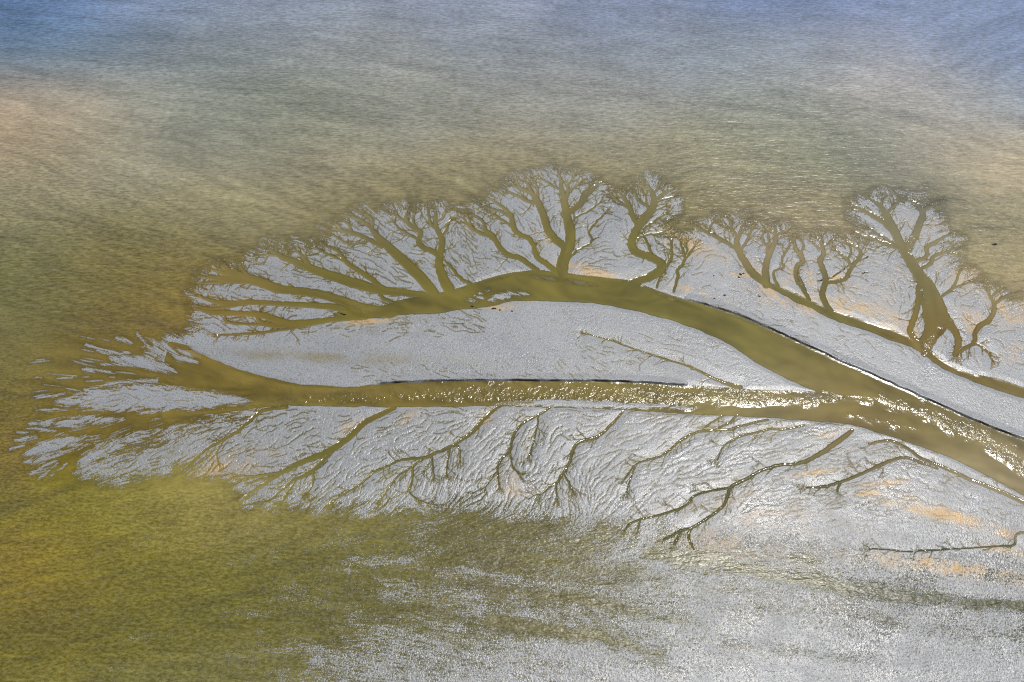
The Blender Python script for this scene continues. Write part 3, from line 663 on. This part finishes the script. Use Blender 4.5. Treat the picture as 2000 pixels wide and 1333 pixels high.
def water_material():
    m, nt, ns, ls = mat('silty_water')
    out = ns.new('ShaderNodeOutputMaterial'); bs = ns.new('ShaderNodeBsdfPrincipled')
    tr = ns.new('ShaderNodeBsdfTransparent'); mx = ns.new('ShaderNodeMixShader')
    pos = ns.new('ShaderNodeNewGeometry').outputs['Position']
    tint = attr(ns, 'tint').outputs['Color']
    chop_ = attr(ns, 'chop').outputs['Fac']; rif_ = attr(ns, 'riffle').outputs['Fac']
    # silt clouds, then wave crests with sky sheen painted in
    cl = noise(ns, ls, mapping(ns, ls, pos, (.35, 1, 1), .12), .22, 5, .6)
    st = noise(ns, ls, mapping(ns, ls, pos, (.30, 1, 1), -.06), .9, 3, .65)
    k = math_(ns, ls, 'ADD', math_(ns, ls, 'MULTIPLY_ADD', cl, .22, .54), math_(ns, ls, 'MULTIPLY', math_(ns, ls, 'MULTIPLY_ADD', chop_, .62, .08), st))
    k = math_(ns, ls, 'ADD', k, math_(ns, ls, 'MULTIPLY_ADD', chop_, -.31, .31))
    w1 = noise(ns, ls, mapping(ns, ls, pos, (.40, 1, 1), -.03), 1.55, 4, .66)
    w2 = noise(ns, ls, mapping(ns, ls, pos, (.42, 1, 1), .72), 1.75, 4, .66)
    w3 = noise(ns, ls, mapping(ns, ls, pos, (.55, 1, 1), .15), 2.8, 3, .7)
    wm0 = ns.new('ShaderNodeMix'); ls.new(attr(ns, 'slant').outputs['Fac'], wm0.inputs[0]); ls.new(w1, wm0.inputs[2]); ls.new(w2, wm0.inputs[3])
    wm = ns.new('ShaderNodeMix'); ls.new(attr(ns, 'near').outputs['Fac'], wm.inputs[0]); ls.new(wm0.outputs[0], wm.inputs[2]); ls.new(w3, wm.inputs[3])
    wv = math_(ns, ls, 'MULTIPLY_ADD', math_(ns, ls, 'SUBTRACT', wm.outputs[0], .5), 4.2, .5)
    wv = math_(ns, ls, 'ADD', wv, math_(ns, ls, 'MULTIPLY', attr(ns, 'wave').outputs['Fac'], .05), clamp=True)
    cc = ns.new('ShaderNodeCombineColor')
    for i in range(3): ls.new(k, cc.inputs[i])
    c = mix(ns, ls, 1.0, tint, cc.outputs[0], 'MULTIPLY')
    crest_sheen = mix(ns, ls, .15, mix(ns, ls, 1.0, c, (1.32, 1.32, 1.34), 'MULTIPLY'), (.26, .27, .27))  # grey sky sheen on wave faces, mixed into the base colour
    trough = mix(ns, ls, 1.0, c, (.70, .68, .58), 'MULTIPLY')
    c = mix(ns, ls, chop_, c, mix(ns, ls, wv, trough, crest_sheen))
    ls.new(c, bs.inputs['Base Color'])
    ls.new(math_(ns, ls, 'ADD', math_(ns, ls, 'MULTIPLY_ADD', chop_, .24, .10), math_(ns, ls, 'MULTIPLY', rif_, .07)), bs.inputs['Roughness'])
    bs.inputs['IOR'].default_value = 1.333
    # wind ripples: short crests across the wind, in two sizes
    a = noise(ns, ls, mapping(ns, ls, pos, (.40, 1.0, 1), -.08), .95, 3, .6)
    b = noise(ns, ls, mapping(ns, ls, pos, (.5, 1.0, 1), .2), 2.6, 2, .5)
    g = noise(ns, ls, mapping(ns, ls, pos, (.3, 1.0, 1), -.05), .38, 2, .5)
    h = math_(ns, ls, 'ADD', math_(ns, ls, 'MULTIPLY', a, .15), math_(ns, ls, 'MULTIPLY', b, .06))
    h = math_(ns, ls, 'ADD', h, math_(ns, ls, 'MULTIPLY', g, .20))
    h = math_(ns, ls, 'MULTIPLY', h, math_(ns, ls, 'MULTIPLY_ADD', chop_, .9, .02))
    # standing riffles
    q = noise(ns, ls, mapping(ns, ls, pos, (1.0, .8, 1), .5), 1.05, 3, .55)
    h = math_(ns, ls, 'ADD', h, math_(ns, ls, 'MULTIPLY', math_(ns, ls, 'MULTIPLY', q, .31), rif_))
    bp = ns.new('ShaderNodeBump'); bp.inputs['Strength'].default_value = 1.0; bp.inputs['Distance'].default_value = 1.0
    ls.new(h, bp.inputs['Height']); ls.new(bp.outputs[0], bs.inputs['Normal'])
    d = attr(ns, 'depth').outputs['Fac']
    al = math_(ns, ls, 'SUBTRACT', 1.0, math_(ns, ls, 'EXPONENT', math_(ns, ls, 'MULTIPLY', d, -55.0)))
    ls.new(al, mx.inputs[0]); ls.new(tr.outputs[0], mx.inputs[1]); ls.new(bs.outputs[0], mx.inputs[2])
    ls.new(mx.outputs[0], out.inputs[0])
    return m
M_WATER = water_material()

# ------------------------------------------------------------------ mesh building
PX, PY = ground(GU.astype(float), GV.astype(float))
WX, WY = PX.ravel(), PY.ravel()
ZT = z.ravel()
idx = np.arange(NY * NX, dtype=np.int64).reshape(NY, NX)
QUADS = np.stack([idx[1:, :-1], idx[1:, 1:], idx[:-1, 1:], idx[:-1, :-1]], -1).reshape(-1, 4)
RINGS = np.concatenate([idx[0, :], idx[1:, -1], idx[-1, -2::-1], idx[-2:0, 0]])
depth = np.clip(-z, 0, 1).ravel()
dark_mud_shade = np.clip(sstep(-2.4, -1.0, PATCH2 + .7 * SPEC) * sstep(2.0, .8, np.minimum.reduce([np.abs(S_up + .9), np.abs(S_low + .9)])) * sstep(.3, .6, cliff) * (.75 + .35 * PATCH2) + np.clip(1.1 - D_sc, 0, 1) + .5 * expo * inmud * np.clip(.9 - DR, 0, 1) * sstep(-1.0, .6, PATCH2 + SPEC * .6), 0, 1)  # dark mud in rills and scarps; cut-bank shade painted into the colour
A_TER = {'sheen': np.clip(.6 * PATCH + .5 * STREAK + .3 * PATCH2, -2, 2).ravel(), 'sub': sstep(.003, -.006, z).ravel(), 'dark_mud_shade': dark_mud_shade.ravel(), 'silt': silt.ravel(), 'ochre': och.ravel()}
slant = np.clip(gauss(150, 480, 420, 170, 18) * 1.3 + gauss(1950, 420, 160, 60, 20), 0, 1)
A_WAT = {'near': sstep(420, 900, GV).ravel(), 'slant': slant.ravel(), 'wave': (RILL * .75 + .5 * SPEC).ravel(), 'depth': depth, 'chop': chop.ravel(), 'riffle': rif.ravel()}
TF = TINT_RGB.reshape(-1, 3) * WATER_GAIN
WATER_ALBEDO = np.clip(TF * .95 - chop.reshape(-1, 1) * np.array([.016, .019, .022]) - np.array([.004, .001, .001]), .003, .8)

def mesh_from(name, quads, heights, material, attrs, colour=None, origin=(0, 0, 0), skirt=False):
    used, inv = np.unique(quads, return_inverse=True)
    inv = inv.reshape(quads.shape)
    co = np.stack([WX[used] - origin[0], WY[used] - origin[1], heights[used] - origin[2]], -1)
    at = {k: v[used] for k, v in attrs.items()}
    cl = colour[used] if colour is not None else None
    if skirt:                                    # carry the sheet on to the horizon
        back = {int(v): i for i, v in enumerate(used)}
        ring = np.array([back[int(v)] for v in RINGS if int(v) in back])
        cx, cy = 0.0, 150.0
        o = co[ring].copy()
        d = np.hypot(o[:, 0] - cx, o[:, 1] - cy)
        kx = 9000.0 / np.maximum(d, 1)
        o[:, 0] = cx + (o[:, 0] - cx) * kx; o[:, 1] = cy + (o[:, 1] - cy) * kx
        n0 = len(co); n = len(ring)
        co = np.concatenate([co, o])
        at = {k: np.concatenate([v, v[ring]]) for k, v in at.items()}
        if cl is not None: cl = np.concatenate([cl, cl[ring]])
        nx = np.roll(np.arange(n), -1)
        extra = np.stack([ring, n0 + np.arange(n), n0 + nx, ring[nx]], -1)[:, ::-1]
        inv = np.concatenate([inv, extra])
    me = bpy.data.meshes.new(name)
    me.vertices.add(len(co)); me.vertices.foreach_set('co', co.astype(np.float32).ravel())
    nf = len(inv)
    me.loops.add(nf * 4); me.loops.foreach_set('vertex_index', inv.astype(np.int32).ravel())
    me.polygons.add(nf); me.polygons.foreach_set('loop_start', (np.arange(nf) * 4).astype(np.int32))
    me.polygons.foreach_set('use_smooth', np.ones(nf, bool))
    me.update(calc_edges=True)
    for k, v in at.items():
        me.attributes.new(k, 'FLOAT', 'POINT').data.foreach_set('value', v.astype(np.float32))
    if cl is not None:
        c4 = np.concatenate([cl, np.ones((len(cl), 1))], 1).astype(np.float32)
        me.attributes.new('tint', 'FLOAT_COLOR', 'POINT').data.foreach_set('color', c4.ravel())
    me.materials.append(material)
    o = bpy.data.objects.new(name, me); o.location = origin; COL.objects.link(o)
    return o

def tag(o, label=None, cat=None, group=None, kind=None):
    for k, v in (('label', label), ('category', cat), ('group', group), ('kind', kind)):
        if v: o[k] = v
    return o

def fmean(a):
    return a.ravel()[QUADS].mean(1)
# ---- mud: every bank that stands by itself is its own thing, the rest is the flat
FB = np.full(len(QUADS), -1, np.int32)
P_LEAF = [(350,660),(372,640),(420,646),(520,640),(640,632),(720,624),(740,616),(850,602),(930,588),(1000,578),(1080,574),(1150,575),(1260,594),(1350,616),(1420,650),(1500,700),(1580,748),(1625,775),(1590,772),(1480,770),(1330,766),(1150,764),(950,764),(750,768),(640,770),(520,748),(430,722),(380,696)]
P_STRIP = [(1300,588),(1290,560),(1330,530),(1400,525),(1470,545),(1500,558),(1560,588),(1640,623),(1740,655),(1802,684),(1836,712),(1880,734),(1960,758),(2000,768),(2230,832),(2230,975),(2000,885),(1850,815),(1700,750),(1560,685),(1440,630),(1350,600)]
fl = fmean(poly_sdf(P_LEAF)); FB[fl > 0] = 0
for k, S in enumerate(S_bank):
    FB[fmean(S) > (-5 if k < 7 else -3)] = 2 + k
leaf_lab = 'broad leaf-shaped silver bank between the two main channels, pointed where they meet'
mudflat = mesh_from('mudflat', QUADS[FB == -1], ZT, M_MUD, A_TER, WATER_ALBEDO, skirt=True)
tag(mudflat, 'silver wet mudflat veined with rills', kind='structure')
def centre(q):
    v = np.unique(q); return (float(WX[v].mean()), float(WY[v].mean()), 0.0)
for k in [0] + [2 + i for i in range(len(BANKS))]:
    q = QUADS[FB == k]
    if not len(q): continue
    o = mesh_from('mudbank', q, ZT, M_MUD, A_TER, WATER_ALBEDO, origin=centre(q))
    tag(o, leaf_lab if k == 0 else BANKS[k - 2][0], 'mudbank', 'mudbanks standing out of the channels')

# ---- water
dyc = np.abs(np.gradient(PY, axis=0))
ZW = (chop * SPEC * .022 * dyc * sstep(-4, 10, -s + 6 * (GV > 985) * 10)).ravel()
wid = np.full((NY, NX), -1, np.int32)
wid[S_up > -8] = 10001; wid[S_low > -8] = 10002; wid[S_far > -6] = 10003
both = (S_up > -8) & (S_low > -8)
wid[both & (S_low > S_up)] = 10002; wid[both & (S_low <= S_up)] = 10001
wid[(wid == 10002) & (GU < 395)] = -1
wid[(wid == 10001) & (GU < 690)] = -1
cr = (DC < 2.2) & (s > -25) & (wid < 10000)
wid[cr] = ID[cr]
ct = (DT < 1.5) & (s > -10) & (wid < 0)
wid[ct] = IDT[ct]
fw = wid.ravel()[QUADS].max(1)
zmin = ZT[QUADS].min(1)
wet = zmin < .004
in_flat = (fmean(S_shore) > 16) & (QUADS[:, 0] // NX * STEP + V0 < 985)
keep = wet & ~((fw == -1) & in_flat)
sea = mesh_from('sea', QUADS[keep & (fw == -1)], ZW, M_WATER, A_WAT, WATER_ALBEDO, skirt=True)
tag(sea, 'shallow silty sea rippled by wind', kind='structure')
for wi, lab in ((10001, 'wide smooth olive channel arching over the leaf-shaped bank'), (10002, 'wide channel with glinting riffles under the leaf-shaped bank'), (10003, 'narrower olive channel behind the long smooth mud strip')):
    q = QUADS[keep & (fw == wi)]
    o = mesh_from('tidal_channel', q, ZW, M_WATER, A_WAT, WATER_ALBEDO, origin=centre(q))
    tag(o, lab, 'tidal channel', 'wide channels that gather the creeks')
roots = {}
order = np.argsort(fw[keep], kind='stable')
qk = QUADS[keep][order]; wk = fw[keep][order]
for pid, (ci, bi) in enumerate(PART):
    a, b = np.searchsorted(wk, [pid, pid + 1])
    if b - a < 3: continue
    lab, grp, _, brs = CREEKS[ci]
    if ci not in roots:
        m = brs[0][0]; gx, gy = ground(min(m[0], 2150), m[1])
        if len(brs) == 1:
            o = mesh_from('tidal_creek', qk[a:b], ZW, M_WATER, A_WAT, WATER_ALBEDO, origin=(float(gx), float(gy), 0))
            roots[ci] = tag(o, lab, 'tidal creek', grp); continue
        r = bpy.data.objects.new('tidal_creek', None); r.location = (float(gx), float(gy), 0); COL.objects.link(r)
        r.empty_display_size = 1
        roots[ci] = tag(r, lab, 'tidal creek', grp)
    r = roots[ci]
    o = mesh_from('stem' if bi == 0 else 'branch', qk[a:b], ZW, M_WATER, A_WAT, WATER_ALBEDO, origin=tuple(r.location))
    o.parent = r; o.location = (0, 0, 0)
print('mesh', round(time.time() - T0, 1), len(QUADS))

# ------------------------------------------------------------------ dark clods and one piece of driftwood
def solid(name, col):
    m, nt, ns, ls = mat(name)
    out = ns.new('ShaderNodeOutputMaterial'); bs = ns.new('ShaderNodeBsdfPrincipled'); ls.new(bs.outputs[0], out.inputs[0])
    pos = ns.new('ShaderNodeNewGeometry').outputs['Position']
    ls.new(mix(ns, ls, noise(ns, ls, pos, 6, 3), tuple(v * .5 for v in col), tuple(v * 1.5 for v in col)), bs.inputs['Base Color'])
    bs.inputs['Roughness'].default_value = .6
    return m
M_CLOD = solid('dark_peaty_mud', (.022, .015, .007))
M_WOOD = solid('waterlogged_wood', (.012, .010, .008))
import bmesh
def height_at(u, v):
    i = int(round((u - U0) / STEP)); j = int(round((v - V0) / STEP)); return float(z[j, i])
def lumpy(name, u, v, size, squash, stretch, rot, material, lift=0.0):
    bm = bmesh.new(); bmesh.ops.create_icosphere(bm, subdivisions=3, radius=1)
    ph = rng.uniform(0, 6, 6)
    for w in bm.verts:
        c = w.co
        k = 1 + .22 * math.sin(3.1 * c.x + ph[0]) * math.sin(2.7 * c.y + ph[1]) + .15 * math.sin(6 * c.x + ph[2] + 4 * c.z) + .12 * math.sin(7 * c.y + ph[3])
        w.co = (c.x * k * size * stretch, c.y * k * size, max(c.z, -.4) * k * size * squash)
    me = bpy.data.meshes.new(name); bm.to_mesh(me); bm.free()
    for p in me.polygons: p.use_smooth = True
    me.materials.append(material)
    o = bpy.data.objects.new(name, me); x, y = ground(u, v)
    o.location = (float(x), float(y), max(height_at(u, v), 0) + lift); o.rotation_euler = (0, 0, rot); COL.objects.link(o)
    return o
CLOD_SCALE = .75
CLODS = [(1446,537,.26,1.3,'ragged dark clod on the ochre stain beside the leaning creek'),(1452,535,.18,1.5,'small dark clod closest to the leaning creek'),(1443,543,.24,1.1,'round dark clod just below the ochre stain'),
 (1394,540,.17,1.0,'lone dark clod on the silver mud left of the leaning creek'),(1415,578,.22,1.5,'dark clod on rusty mud above the upper channel bank'),(1395,584,.17,1.1,'small brown clod nearest the upper channel bank'),
 (1483,580,.2,1.3,'brown clod at the edge of the large ochre patch'),(922,599,.22,1.6,'black clump in the upper channel beside the bank with the ochre rim'),(965,604,.28,1.8,'long black clod on the near rim of the upper channel'),(976,607,.18,1.2,'small black clod under the ochre rim of the upper channel'),(1000,609,.18,1.6,'dark crumb at the end of the ochre rim')]
for u, v, sz, st, lab in CLODS:
    tag(lumpy('mud_clod', u, v, sz * CLOD_SCALE, .8, st, rng.uniform(-.3, .3), M_CLOD), lab, 'mud clod', 'dark clods of mud scattered on the flat')
tag(lumpy('driftwood', 1942, 478, .22, .9, 2.3, .1, M_WOOD), 'single black lump of driftwood afloat off the far shore', 'driftwood')

# ------------------------------------------------------------------ camera, sun, sky
cam = bpy.data.cameras.new('camera'); co = bpy.data.objects.new('camera', cam); COL.objects.link(co)
cam.sensor_width = 36; cam.lens = 36 * FPX / 2000; cam.clip_start = 1; cam.clip_end = 30000
co.location = (0, 0, CAM_H); co.rotation_euler = (math.pi / 2 - PITCH, 0, 0)
sc.camera = co
GLINT = (1480, 1310)                                           # where the flat mirrors the sun
rx, ry, rz = (float(q) for q in ray(*GLINT))
n = math.sqrt(rx * rx + ry * ry + rz * rz); sx, sy, sz = rx / n, ry / n, -rz / n
elev, az = math.asin(sz), math.atan2(sx, sy)
sun = bpy.data.lights.new('sun', 'SUN'); so = bpy.data.objects.new('sun', sun); COL.objects.link(so)
sun.energy = 3.6; sun.angle = math.radians(.53); sun.color = (1, .965, .91)
from mathutils import Vector
so.rotation_euler = Vector((sx, sy, sz)).to_track_quat('Z', 'Y').to_euler()
so.location = (0, 0, 300)
W = bpy.data.worlds.new('World'); sc.world = W; W.use_nodes = True
nt = W.node_tree; nt.nodes.clear()
wo = nt.nodes.new('ShaderNodeOutputWorld'); bg = nt.nodes.new('ShaderNodeBackground'); sk = nt.nodes.new('ShaderNodeTexSky')
sk.sky_type = 'NISHITA'; sk.sun_disc = False; sk.sun_elevation = elev; sk.sun_rotation = az
sk.air_density = 1.0; sk.dust_density = 1.0; sk.ozone_density = 1.2
bg.inputs[1].default_value = .10
nt.links.new(sk.outputs[0], bg.inputs[0]); nt.links.new(bg.outputs[0], wo.inputs[0])
vs = sc.view_settings
sc.display_settings.display_device = 'sRGB'
vs.view_transform = 'Standard'; vs.look = 'None'; vs.gamma = 1; vs.exposure = 0.0; vs.use_curve_mapping = False
sc.cycles.transparent_max_bounces = 16
sc.cycles.max_bounces = 5
sc.cycles.use_denoising = False
sc.cycles.filter_width = 1.1
print('done', round(time.time() - T0, 1), 'sun', math.degrees(elev), math.degrees(az))
